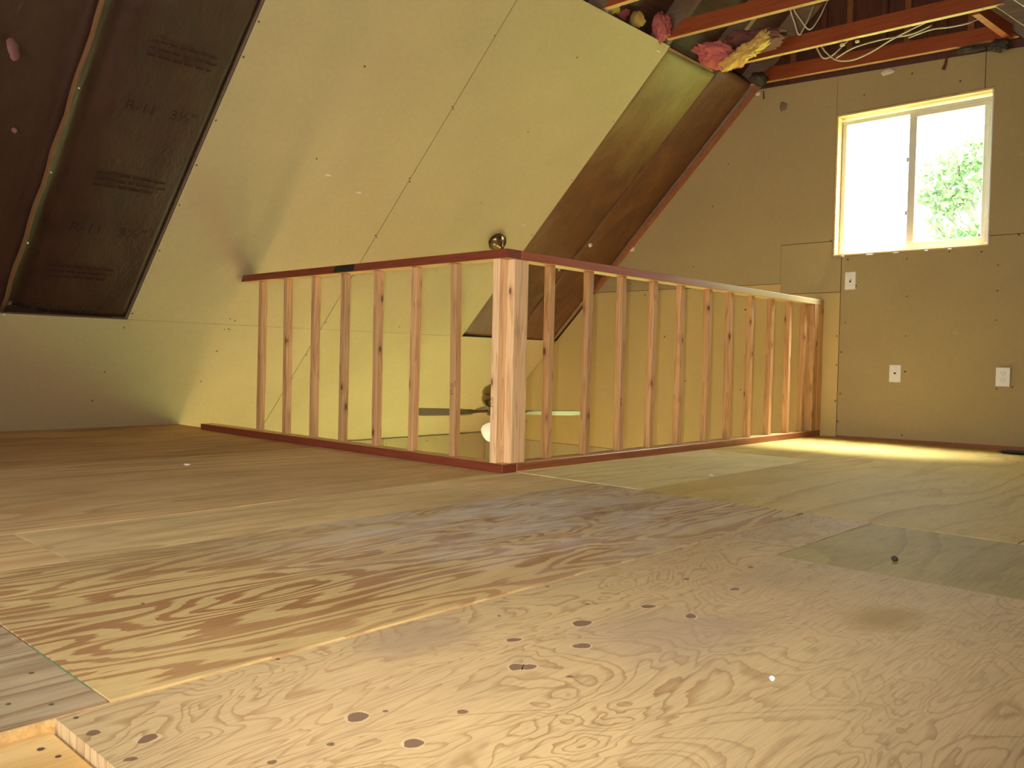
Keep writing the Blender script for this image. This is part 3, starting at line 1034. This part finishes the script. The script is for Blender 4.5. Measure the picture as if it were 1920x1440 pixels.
# ------------------------------------------------------------------ ceiling joists (collar ties)
JN = [
    (3.165, 3.205, 2.545, 2.480, -.585, 1.16, 'red brown ceiling joist lying against the far wall top', 'y'),
    (2.66, 2.70, 2.527, 2.500, -.585, 1.20, 'second ceiling joist out from the far wall, cable hanging below it', 'y'),
    (2.01, 2.05, 2.537, 2.495, -.585, 1.21, 'ceiling joist whose end meets the bright drywall corner', 'y'),
    (1.37, 1.41, 2.53, 2.51, -.585, 1.21, 'yellowish ceiling joist cut by the top edge of the picture', 'y'),
]
for (ya, yb, zl, zr, xa_, xb_, lb, _) in JN:
    hh = .095
    bm = bmesh.new()
    vs = []
    for x, z in ((xa_, zl), (xb_, zr)):
        for y in (ya, yb):
            for q in (0, hh):
                vs.append(bm.verts.new((x, y, z+q)))
    # trim upper corners to the roof pitch
    for v in vs:
        lim0 = xs_at(v.co.z)+.0
        if v.co.x < 0 and v.co.z > 2.6:
            v.co.x = max(v.co.x, lim0+.01)
        if v.co.x > 0 and v.co.z > 2.56:
            v.co.x = min(v.co.x, 2*XR-xs_at(v.co.z)-.01)
    for q in ((0, 1, 3, 2), (4, 6, 7, 5), (0, 4, 5, 1), (2, 3, 7, 6), (0, 2, 6, 4), (1, 5, 7, 3)):
        bm.faces.new([vs[i] for i in q])
    bmesh.ops.bevel(bm, geom=bm.edges[:], offset=.002, segments=1, affect='EDGES')
    o = from_bm('ceiling_joist', bm, JOIST)
    pale_faces(o, -1, PALE_X)
    tag(o, lb, 'joist')
    nl = []
    for k in range(9):
        x = xa_+.1+k*(xb_-xa_-.2)/8+random.uniform(-.03, .03)
        nl.append((x, ya+random.uniform(.008, .03), zl+(zr-zl)*(x-xa_)/(xb_-xa_)))
    discs('nail_head', nl, (0, 0, -1), .0045, SCREW, o)
# short orange brace between the last two joists at the right
o = mesh('brace_block', [(1.02, 2.73, 2.50), (1.06, 2.73, 2.50), (1.13, 3.15, 2.47), (1.09, 3.15, 2.47),
                         (1.02, 2.73, 2.56), (1.06, 2.73, 2.56), (1.13, 3.15, 2.55), (1.09, 3.15, 2.55)],
         [(0, 1, 2, 3), (7, 6, 5, 4), (0, 4, 5, 1), (1, 5, 6, 2), (2, 6, 7, 3), (3, 7, 4, 0)], JOIST)
tag(o, 'short orange wood brace between the last two joists at the far right', 'brace')


# ------------------------------------------------------------------ kraft-faced batts
def batt(y0, y1, v0, v1, prof, mat, label, group, seed, wr_=0.008):
    nu, nv = 22, 70
    vs, fs = [], []
    for j in range(nv+1):
        v = v0+(v1-v0)*j/nv
        for i in range(nu+1):
            t = i/nu
            y = y0+(y1-y0)*t
            q = Vector((y*3.2, v*2.2, seed))
            edge = min(1, 6*min(t, 1-t))
            wn = (noise.noise(q)*1.0 + noise.noise(q*2.7)*.5 + noise.noise(q*6)*.22)*wr_*edge
            vs.append(S(y, v, prof(t, j/nv)+wn))
    nf = len(vs)
    W_ = nu+1
    for j in range(nv):
        for i in range(nu):
            a = j*W_+i
            fs.append((a, a+1, a+W_+1, a+W_))
    # sides and back of the batt
    rim = [i for i in range(W_)] + [j*W_+nu for j in range(1, nv+1)] + [nv*W_+i for i in range(nu-1, -1, -1)] + [j*W_ for j in range(nv-1, 0, -1)]
    for r in rim:
        j, i = divmod(r, W_)
        vs.append(S(y0+(y1-y0)*i/nu, v0+(v1-v0)*j/nv, -.13))
    n = len(rim)
    for k in range(n):
        fs.append((rim[k], rim[(k+1) % n], nf+(k+1) % n, nf+k))
    fs.append([nf+k for k in range(n)])
    o = mesh('insulation_batt', vs, fs, mat, None, True)
    tag(o, label, 'insulation', group)
    return o


def prof_left(t, s):
    # lies deep beside its left rafter, then swells and rises to the right edge
    return -.030 - .034*math.exp(-((t-.10)/.12)**2) + .016*t + (.024*math.exp(-(t/.02)**2))


def prof_right_a(t, s):
    b = max(0, (s-.62)/.38)
    return -.016 + .014*math.sin(PI*t)**.8 + .075*math.sin(PI*t)**.7*b*(1.25-b)*1.6 - .010*(1-s)


def prof_right_b(t, s):
    return -.015 + .012*math.sin(PI*t) - .035*max(0, t-.75)/.25*max(0, (s-.3))


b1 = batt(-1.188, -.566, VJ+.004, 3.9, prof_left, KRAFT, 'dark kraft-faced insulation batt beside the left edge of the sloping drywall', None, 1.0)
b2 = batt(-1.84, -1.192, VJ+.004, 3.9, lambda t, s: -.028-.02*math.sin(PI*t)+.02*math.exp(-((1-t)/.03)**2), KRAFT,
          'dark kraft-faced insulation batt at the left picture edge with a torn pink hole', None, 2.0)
b3 = batt(2.08, 2.70, VJ+.004, 3.545, prof_right_a, KRAFT_SHEEN, 'brown kraft-faced batt beside the right edge of the sloping drywall', None, 3.0, .013)
b4 = batt(2.702, 3.19, VJ+.004, 3.60, prof_right_b, KRAFT2, 'brown kraft-faced batt in the slope corner against the far wall', None, 4.0, .013)
# rolled stapling flange along the rafter between the left batts
bm = bmesh.new()
tube_bm(bm, [S(-1.19+.004*math.sin(k*1.7), VJ+.01+k*.1, -.010+.003*math.sin(k*2.3)) for k in range(30)], .011, 8)
o = from_bm('stapling_flange', bm, plain('kraft_flange', (0.165, 0.075, 0.030), 0.6), b1, True)
bm = bmesh.new()
tube_bm(bm, [S(2.70+.006*math.sin(k*1.3), VJ+.01+k*.1, -.023+.003*math.sin(k*2.1)) for k in range(26)], .005, 8)
from_bm('stapling_flange', bm, KRAFT2, b3, True)
discs('staple', [tuple(S(-1.176, vz(z), 0.0)) for z in (.66, 1.0, 1.3, 1.62)], n_in, .004, GYPS, b1, .004)
lump('torn_fibreglass', S(-1.45, 2.40, -.018), (.012, .024, .05), DULLP, b2, .5, 1.8, 3, (0, -.3, .3), 3)
lump('torn_fibreglass', S(-1.36, 2.02, -.022), (.006, .012, .012), DULLP, b2, .5, 1.8, 5, (0, 0, 0), 3)
lump('adhesive_blob', S(2.74, 2.0, -.004), (.014, .022, .018), GYPS, b4, .5, 1.8, 6, (0, 0, 0), 3)
lump('adhesive_blob', S(2.60, 1.72, -.004), (.010, .012, .012), GYPS, b3, .5, 1.8, 7, (0, 0, 0), 3)
# faint red-brown print on the paper: R-value lettering and unreadable blocks of small lines
up = Vector((CT, 0, ST))
for (y, z, sz) in ((-.80, 1.60, .075), (-.83, 1.09, .085), (-.89, .70, .08)):
    p = S(y, vz(z), -.0065)
    text_mesh('paper_print', 'R-11   3\u00bd"', sz, frame_m(p + n_in*.003, (0, 1, 0), up), PRINT, b1)
bm = bmesh.new()
for (y, z) in ((-.83, 1.32), (-.80, 1.83), (-.90, .90)):
    for r in range(3):
        xx_ = -.15
        while xx_ < .15:
            L_ = random.uniform(.02, .06)
            c0 = S(y+xx_, vz(z)-r*.035, -.0125)
            c1 = S(y+xx_+L_, vz(z)-r*.035+.012, -.0125)
            v_ = [bm.verts.new(q) for q in (c0, S(y+xx_+L_, vz(z)-r*.035, -.0125), c1, S(y+xx_, vz(z)-r*.035+.012, -.0125))]
            bm.faces.new(v_)
            xx_ += L_+.012
o = from_bm('paper_print', bm, PRINT, b1)
o['kind'] = 'stuff'
# red-brown rafter edge that shows along the corner of slope and gable
o = sbox('rafter_edge', 3.198, 3.243, 1.55, 3.62, -.012, .012, RAFT_R, wl)
o['label'] = 'thin red brown rafter edge along the far wall'
o = sbox('nailer_board', 2.07, 2.62, 3.549, 3.565, -.03, .004, RAFT_R, wl)

# ------------------------------------------------------------------ loose fibreglass at the top of the slope
ps = empty('insulation_scrap', (-.25, 2.35, 2.45), 'torn pink batt with yellow fluffy edge hanging between two joists', 'insulation')
lump('pink_wool', (-.36, 2.33, 2.475), (.15, .16, .065), PINK, ps, .5, 1.7, 1.3, (.0, .25, .35), 5)
lump('kraft_backing', (-.17, 2.40, 2.535), (.22, .17, .05), MAUVE, ps, .4, 1.6, 2.6, (0, -.1, .3), 5)
lump('yellow_fluff', (-.17, 2.32, 2.445), (.15, .07, .04), YELF, ps, .7, 2.6, 3.3, (0, -.45, .25), 5)
lump('yellow_fluff', (-.055, 2.33, 2.52), (.05, .05, .035), YELF, ps, .7, 2.6, 4.3, (0, -.6, .2), 5)
o = lump('insulation_scrap', (-.56, 1.97, 2.60), (.055, .07, .085), PINK, None, .5, 1.6, 5.1, (0, .2, 0), 5)
tag(o, 'pink fibreglass lump pressed at the joist end beside the drywall corner', 'insulation')
o = lump('insulation_scrap', (-.62, 1.78, 2.60), (.05, .045, .05), YELF, None, .6, 1.8, 6.1, (0, .2, 0), 3)
tag(o, 'small yellow fibreglass tuft above the drywall edge, nearest the pink lump', 'insulation')
o = lump('insulation_scrap', (-.72, 1.70, 2.66), (.07, .10, .06), PINK, None, .5, 1.8, 7.1, (0, .2, 0), 3)
tag(o, 'dull pink fibreglass wad deep behind the drywall top edge', 'insulation')
o = lump('insulation_scrap', (-.64, 1.52, 2.60), (.05, .06, .035), YELF, None, .6, 1.8, 8.1, (0, .2, 0), 3)
tag(o, 'yellow fibreglass tuft under the joist at the top picture edge', 'insulation')
o = lump('insulation_scrap', (1.06, 3.17, 2.445), (.055, .045, .035), SOOT, None, .6, 2.0, 9.1, (0, .05, 0), 4)
tag(o, 'sooty grey fibreglass tuft at the right end of the far joist', 'insulation')
o = lump('insulation_scrap', (.90, 3.19, 2.465), (.08, .03, .018), SOOT, None, .6, 2.0, 10.1, (0, .05, 0), 4)
tag(o, 'sooty fibreglass strip tucked under the far joist', 'insulation')
o = lump('insulation_scrap', (-.455, 3.07, 2.535), (.05, .08, .045), SOOT, None, .5, 2.0, 12.1, (0, .3, 0), 4)
tag(o, 'dark fibreglass wad in the upper corner of slope and far wall', 'insulation')
bm = bmesh.new()
tube_bm(bm, crom([(.745, YG-.014, 2.475), (.742, YG-.016, 2.43), (.728, YG-.014, 2.39)], 4), .005, 6, .011)
tag(from_bm('paper_shred', bm, MAUVE, None), 'thin dark paper shred dangling at the far wall top', 'paper scrap')
bm = bmesh.new()
tube_bm(bm, crom([(-.50, YG-.014, 2.50), (-.497, YG-.016, 2.47), (-.495, YG-.014, 2.44)], 4), .004, 6, .006)
tag(from_bm('paper_shred', bm, MAUVE, None), 'short brown paper shred at the left end of the far wall top', 'paper scrap')

# ------------------------------------------------------------------ cables
def cable(pts, label, r=.0046):
    tag(tube('electric_cable', pts, r, CABLE), label, 'cable')


cable([(.12, 2.715, 2.60), (.15, 2.71, 2.53), (.195, 2.71, 2.465), (.26, 2.71, 2.41), (.36, 2.71, 2.392), (.47, 2.71, 2.415), (.57, 2.71, 2.455), (.68, 2.715, 2.492), (.80, 2.73, 2.53)],
      'white cable sagging in a deep loop below the second joist')
cable([(.10, 2.74, 2.56), (.125, 2.71, 2.515), (.17, 2.71, 2.445), (.22, 2.75, 2.47), (.30, 2.85, 2.60)], 'short white cable end poking down beside the cable loop')
cable([(.26, 2.03, 2.64), (.265, 2.058, 2.53), (.30, 2.08, 2.46), (.345, 2.10, 2.40), (.37, 2.16, 2.47), (.38, 2.25, 2.60)], 'white cable pair, right strand, under the joist near the pink batt', .0042)
cable([(.24, 2.03, 2.64), (.245, 2.058, 2.53), (.265, 2.08, 2.45), (.285, 2.10, 2.385), (.30, 2.16, 2.47), (.30, 2.25, 2.60)], 'white cable pair, left strand, under the joist near the pink batt', .0042)
cable([(.12, 3.02, 2.54), (.25, 3.0, 2.575), (.42, 3.0, 2.585), (.60, 3.0, 2.575), (.72, 3.0, 2.60)], 'grey cable running level above the far joist, left of the window', .005)
cable([(.62, 2.9, 2.52), (.74, 2.92, 2.545), (.84, 2.95, 2.545), (.93, 2.97, 2.55), (.99, 3.06, 2.60)], 'pale cable crossing behind the second joist above the window', .005)
tag(box('cable_clip', .275, .305, 2.7005, 2.712, 2.49, 2.507, CABLE), 'small white cable clip under the second joist, left of its twin', 'clip', 'cable clips on the second joist')
tag(box('cable_clip', .37, .395, 2.7005, 2.712, 2.49, 2.505, CABLE), 'small white cable clip under the second joist, right of its twin', 'clip', 'cable clips on the second joist')
GR = {'ceiling_joist': 'exposed ceiling joists', 'electric_cable': 'cables among the joists', 'insulation_scrap': 'loose fibreglass scraps at the ceiling edge',
      'insulation_batt': 'kraft-faced batts between the rafters', 'paper_shred': 'paper shreds at the far wall top'}
for o in list(COL.objects):
    k_ = o.name.split('.')[0]
    if k_ in GR and o.parent is None:
        o['group'] = GR[k_]

# ------------------------------------------------------------------ ceiling fan in the stairwell
FX, FY = -1.69, 1.74
fan = empty('ceiling_fan', (FX, FY, 0), 'antique brass ceiling fan hanging over the stairwell from the slope', 'ceiling fan')
Pc = Vector((-1.755, FY, (-1.755-XF)*TT))
ax = n_in
lathe('canopy', [(0, -.002), (.062, -.002), (.064, .012), (.068, .014), (.070, .03), (.066, .034), (.058, .052), (.046, .056), (.036, .07), (.022, .074), (.018, .088), (.0, .09)], Pc, ax, BRASS, fan, 10)
tip = Pc + ax*.07
bm = bmesh.new()
tube_bm(bm, [tip, Vector((FX, FY, tip.z-.03)), Vector((FX, FY, .9)), Vector((FX, FY, .33))], .013, 10)
from_bm('downrod', bm, BRASS, fan, True)
lathe('motor_housing', [(0, .335), (.03, .335), (.035, .315), (.07, .31), (.105, .29), (.12, .262), (.121, .24), (.115, .236), (.122, .23), (.124, .20), (.118, .185), (.113, .18),
                        (.112, .172), (.095, .158), (.07, .148), (.07, .12), (.085, .11), (.085, .095), (.06, .085), (0, .085)], (FX, FY, 0), (0, 0, 1), BRASS, fan, 32)
lathe('light_kit', [(0, .088), (.05, .088), (.06, .07), (.06, .045), (.05, .038), (0, .038)], (FX, FY, 0), (0, 0, 1), BRASS, fan)
lathe('glass_globe', [(.055, .04), (.085, .032), (.112, .015), (.123, -.008), (.121, -.03), (.108, -.06), (.088, -.085), (.05, -.102), (0, -.107)], (FX, FY, 0), (0, 0, 1), GLOBE, fan, 32)
left_dir = math.atan2(-.68, -.733)
for k in range(4):
    a = left_dir + math.radians(13) + k*PI/2
    d = Vector((math.cos(a), math.sin(a), 0))
    s = Vector((-math.sin(a), math.cos(a), 0))
    pitch = math.radians(-16)
    s2 = s*math.cos(pitch) + Vector((0, 0, 1))*math.sin(pitch)*(1)
    nn = d.cross(s2)
    zc = Vector((FX, FY, .112))
    out = [(.20, -.045), (.26, -.063), (.55, -.075), (.615, -.052), (.63, -.02), (.63, .02), (.615, .052), (.55, .075), (.26, .063), (.20, .045)]
    vs = [zc+d*r+s2*q+nn*.003 for r, q in out] + [zc+d*r+s2*q-nn*.003 for r, q in out]
    n = len(out)
    fs = [list(range(n)), list(range(2*n-1, n-1, -1))] + [(i, (i+1) % n, n+(i+1) % n, n+i) for i in range(n)]
    bo = mesh('fan_blade', vs, fs, BLADE, fan)
    br = [(.075, -.014), (.15, -.02), (.20, -.042), (.29, -.03), (.31, 0), (.29, .03), (.20, .042), (.15, .02), (.075, .014)]
    vs = [zc+d*r+s2*q+nn*(.003+.005)+Vector((0, 0, .006 if r < .1 else 0)) for r, q in br] + [zc+d*r+s2*q+nn*.0035 for r, q in br]
    n = len(br)
    fs = [list(range(n)), list(range(2*n-1, n-1, -1))] + [(i, (i+1) % n, n+(i+1) % n, n+i) for i in range(n)]
    mesh('blade_bracket', vs, fs, BRASS, bo)


# ------------------------------------------------------------------ plates on the far wall
def wall_plate(name, x, z, wd, ht, label, cat, y=YG):
    t = empty(name, (x, y, z), label, cat)
    box('cover_plate', x-wd/2, x+wd/2, y-.0065, y-.0002, z-ht/2, z+ht/2, PLASTIC, t, .0025)
    return t


sw = wall_plate('light_switch', .178, 1.078, .073, .121, 'white toggle light switch below the left window corner', 'switch')
box('switch_slot', .172, .184, YG-.0072, YG-.0062, 1.066, 1.090, SLOT, sw, 0)
box('toggle', .1745, .1815, YG-.016, YG-.006, 1.078, 1.089, PLASTIC, sw, .001)
discs('plate_screw', [(.178, YG-.0066, 1.108), (.178, YG-.0066, 1.048)], (0, -1, 0), .003, WHITE, sw)
jk = wall_plate('jack_plate', .4935, .450, .075, .115, 'white jack plate with one centre hole, low on the wall left of the outlet', 'wall plate')
bm = bmesh.new()
lathe_bm(bm, [(0, 0), (.0065, 0), (.0065, .007), (.003, .007), (0, .004)], (.4935, YG-.0065, .452), (0, -1, 0), 12)
from_bm('jack', bm, SLOT, jk)
discs('plate_screw', [(.4935, YG-.0066, .495), (.4935, YG-.0066, .405)], (0, -1, 0), .003, WHITE, jk)
ot = wall_plate('electric_outlet', 1.130, .4455, .078, .117, 'white duplex electric outlet standing proud, low on the wall at right', 'outlet', YG-.012)
box('outlet_box', 1.097, 1.163, YG-.0118, YG-.0002, .392, .499, SLOT, ot, .001)
for dz in (.021, -.021):
    zc_ = .4455+dz
    bm = bmesh.new()
    lathe_bm(bm, [(0, .0035), (.0145, .0035), (.0165, .0025), (.017, 0)], (1.130, YG-.0185, zc_), (0, -1, 0), 16)
    rc = from_bm('receptacle', bm, PLASTIC, ot)
    bm = bmesh.new()
    bm_box(bm, 1.1225, 1.1245, YG-.0226, YG-.0218, zc_-.001, zc_+.008)
    bm_box(bm, 1.1355, 1.1375, YG-.0226, YG-.0218, zc_-.001, zc_+.007)
    bm_box(bm, 1.1285, 1.1325, YG-.0226, YG-.0218, zc_-.010, zc_-.006)
    from_bm('slots', bm, SLOT, rc)
discs('plate_screw', [(1.130, YG-.0186, .4455)], (0, -1, 0), .003, WHITE, ot)

# ------------------------------------------------------------------ bits lying on the floor
o = lump('plaster_chip', (1.886, -1.391, .0035), (.0045, .0045, .004), plain('bright_plaster', (.9, .9, .88), .5), None, .4, 2, 1, sub=2)
tag(o, 'tiny bright white plaster chip on the foreground sheet', 'chip')
o = lump('dark_crumb', (1.734, -.409, .006), (.008, .006, .007), CRUMB, None, .5, 2, 2, sub=2)
tag(o, 'small black crumb lying on the dark olive sheet', 'crumb')
o = lump('plaster_chip', (-1.018, -.889, .005), (.022, .012, .005), GYPS, None, .6, 2, 3, sub=2)
tag(o, 'white plaster chip on the brown floor near the left railing', 'chip')
o = lump('plaster_chip', (.615, .66, .0045), (.012, .01, .004), GYPS, None, .6, 2, 5, sub=2)
tag(o, 'plaster chip on the pale yellow sheet', 'chip')
o = lump('wood_scrap', (1.30, 3.0, .012), (.12, .035, .011), BLACK, None, .4, 2, 6, (0, 0, .2), sub=3)
tag(o, 'dark scrap lying at the foot of the far wall, right side', 'scrap')

# ------------------------------------------------------------------ outdoors
gr = box('ground', -60, 60, YG+.3, 90, ZL-.6, ZL-.4, GRASS, None, 0)
gr['kind'] = 'structure'


def tree(x, y, h, clumps, label, seed, nl=3000):
    rnd = random.Random(seed)
    zb = ZL-.4
    t = empty('tree', (x, y, zb), label, 'tree', None)
    bm = bmesh.new()
    tube_bm(bm, crom([(x, y, zb-.1), (x+.1, y, zb+h*.35), (x-.1, y+.1, zb+h*.7), (x+.05, y, zb+h)], 5), .20, 8, .04)
    for (cx, cy, cz, r) in clumps:
        f = max(.2, min(.9, (cz-zb)/h*.8))
        b0 = Vector((x, y, zb+h*f*.9))
        c = Vector((cx, cy, cz))
        m_ = (b0+c)/2+Vector((rnd.uniform(-.2, .2), 0, .15))
        tube_bm(bm, crom([b0, m_, c], 5), .06, 6, .012)
        for _ in range(3):
            e = c+Vector((rnd.uniform(-1, 1), rnd.uniform(-1, 1), rnd.uniform(-.5, .6)))*r
            tube_bm(bm, [m_.lerp(c, .6), (m_.lerp(c, .6)+e)/2+Vector((0, 0, .06)), e], .022, 5, .006)
    from_bm('trunk', bm, BARK, t, True)
    vs, fs = [], []
    tot = sum(q[3]**2 for q in clumps)
    for (cx, cy, cz, r) in clumps:
        for _ in range(int(nl*r**2/tot)+40):
            d = Vector((rnd.gauss(0, 1), rnd.gauss(0, 1), rnd.gauss(0, .75)))
            d = d.normalized()*r*rnd.random()**.45
            p = Vector((cx, cy, cz))+d
            a = Vector((rnd.uniform(-1, 1), rnd.uniform(-1, 1), rnd.uniform(-1, 1))).normalized()
            b = a.cross(Vector((rnd.uniform(-1, 1), rnd.uniform(-1, 1), rnd.uniform(-1, 1)))).normalized()
            s = rnd.uniform(.05, .10)
            i = len(vs)
            vs += [p-a*s, p-b*s*.5, p+a*s, p+b*s*.5]
            fs.append((i, i+1, i+2, i+3))
    me = bpy.data.meshes.new('foliage')
    me.from_pydata([tuple(v) for v in vs], [], fs)
    o = put('foliage', me, LEAF, t)
    o['kind'] = 'stuff'
    return t


tree(-1.6, 15.3, 9.0, [(-2.55, 15, 4.55, .55), (-2.15, 15, 4.75, .6), (-2.75, 15, 4.1, .45), (-2.2, 15.2, 4.1, .5), (-2.6, 15, 3.6, .3), (-1.75, 15, 4.4, .6),
                       (-2.2, 15, 3.05, .32), (-1.9, 15, 3.15, .35), (-1.2, 15.4, 5.2, .9), (-.9, 15.3, 4.0, .9), (-1.4, 15.4, 3.0, .5), (-2.35, 14.9, 3.75, .32), (-2.95, 15, 4.35, .4), (-2.85, 15, 3.35, .35), (-2.6, 15, 2.95, .3), (-3.0, 15.1, 3.8, .3)],
     'green leafy tree seen through the right window pane', 3)
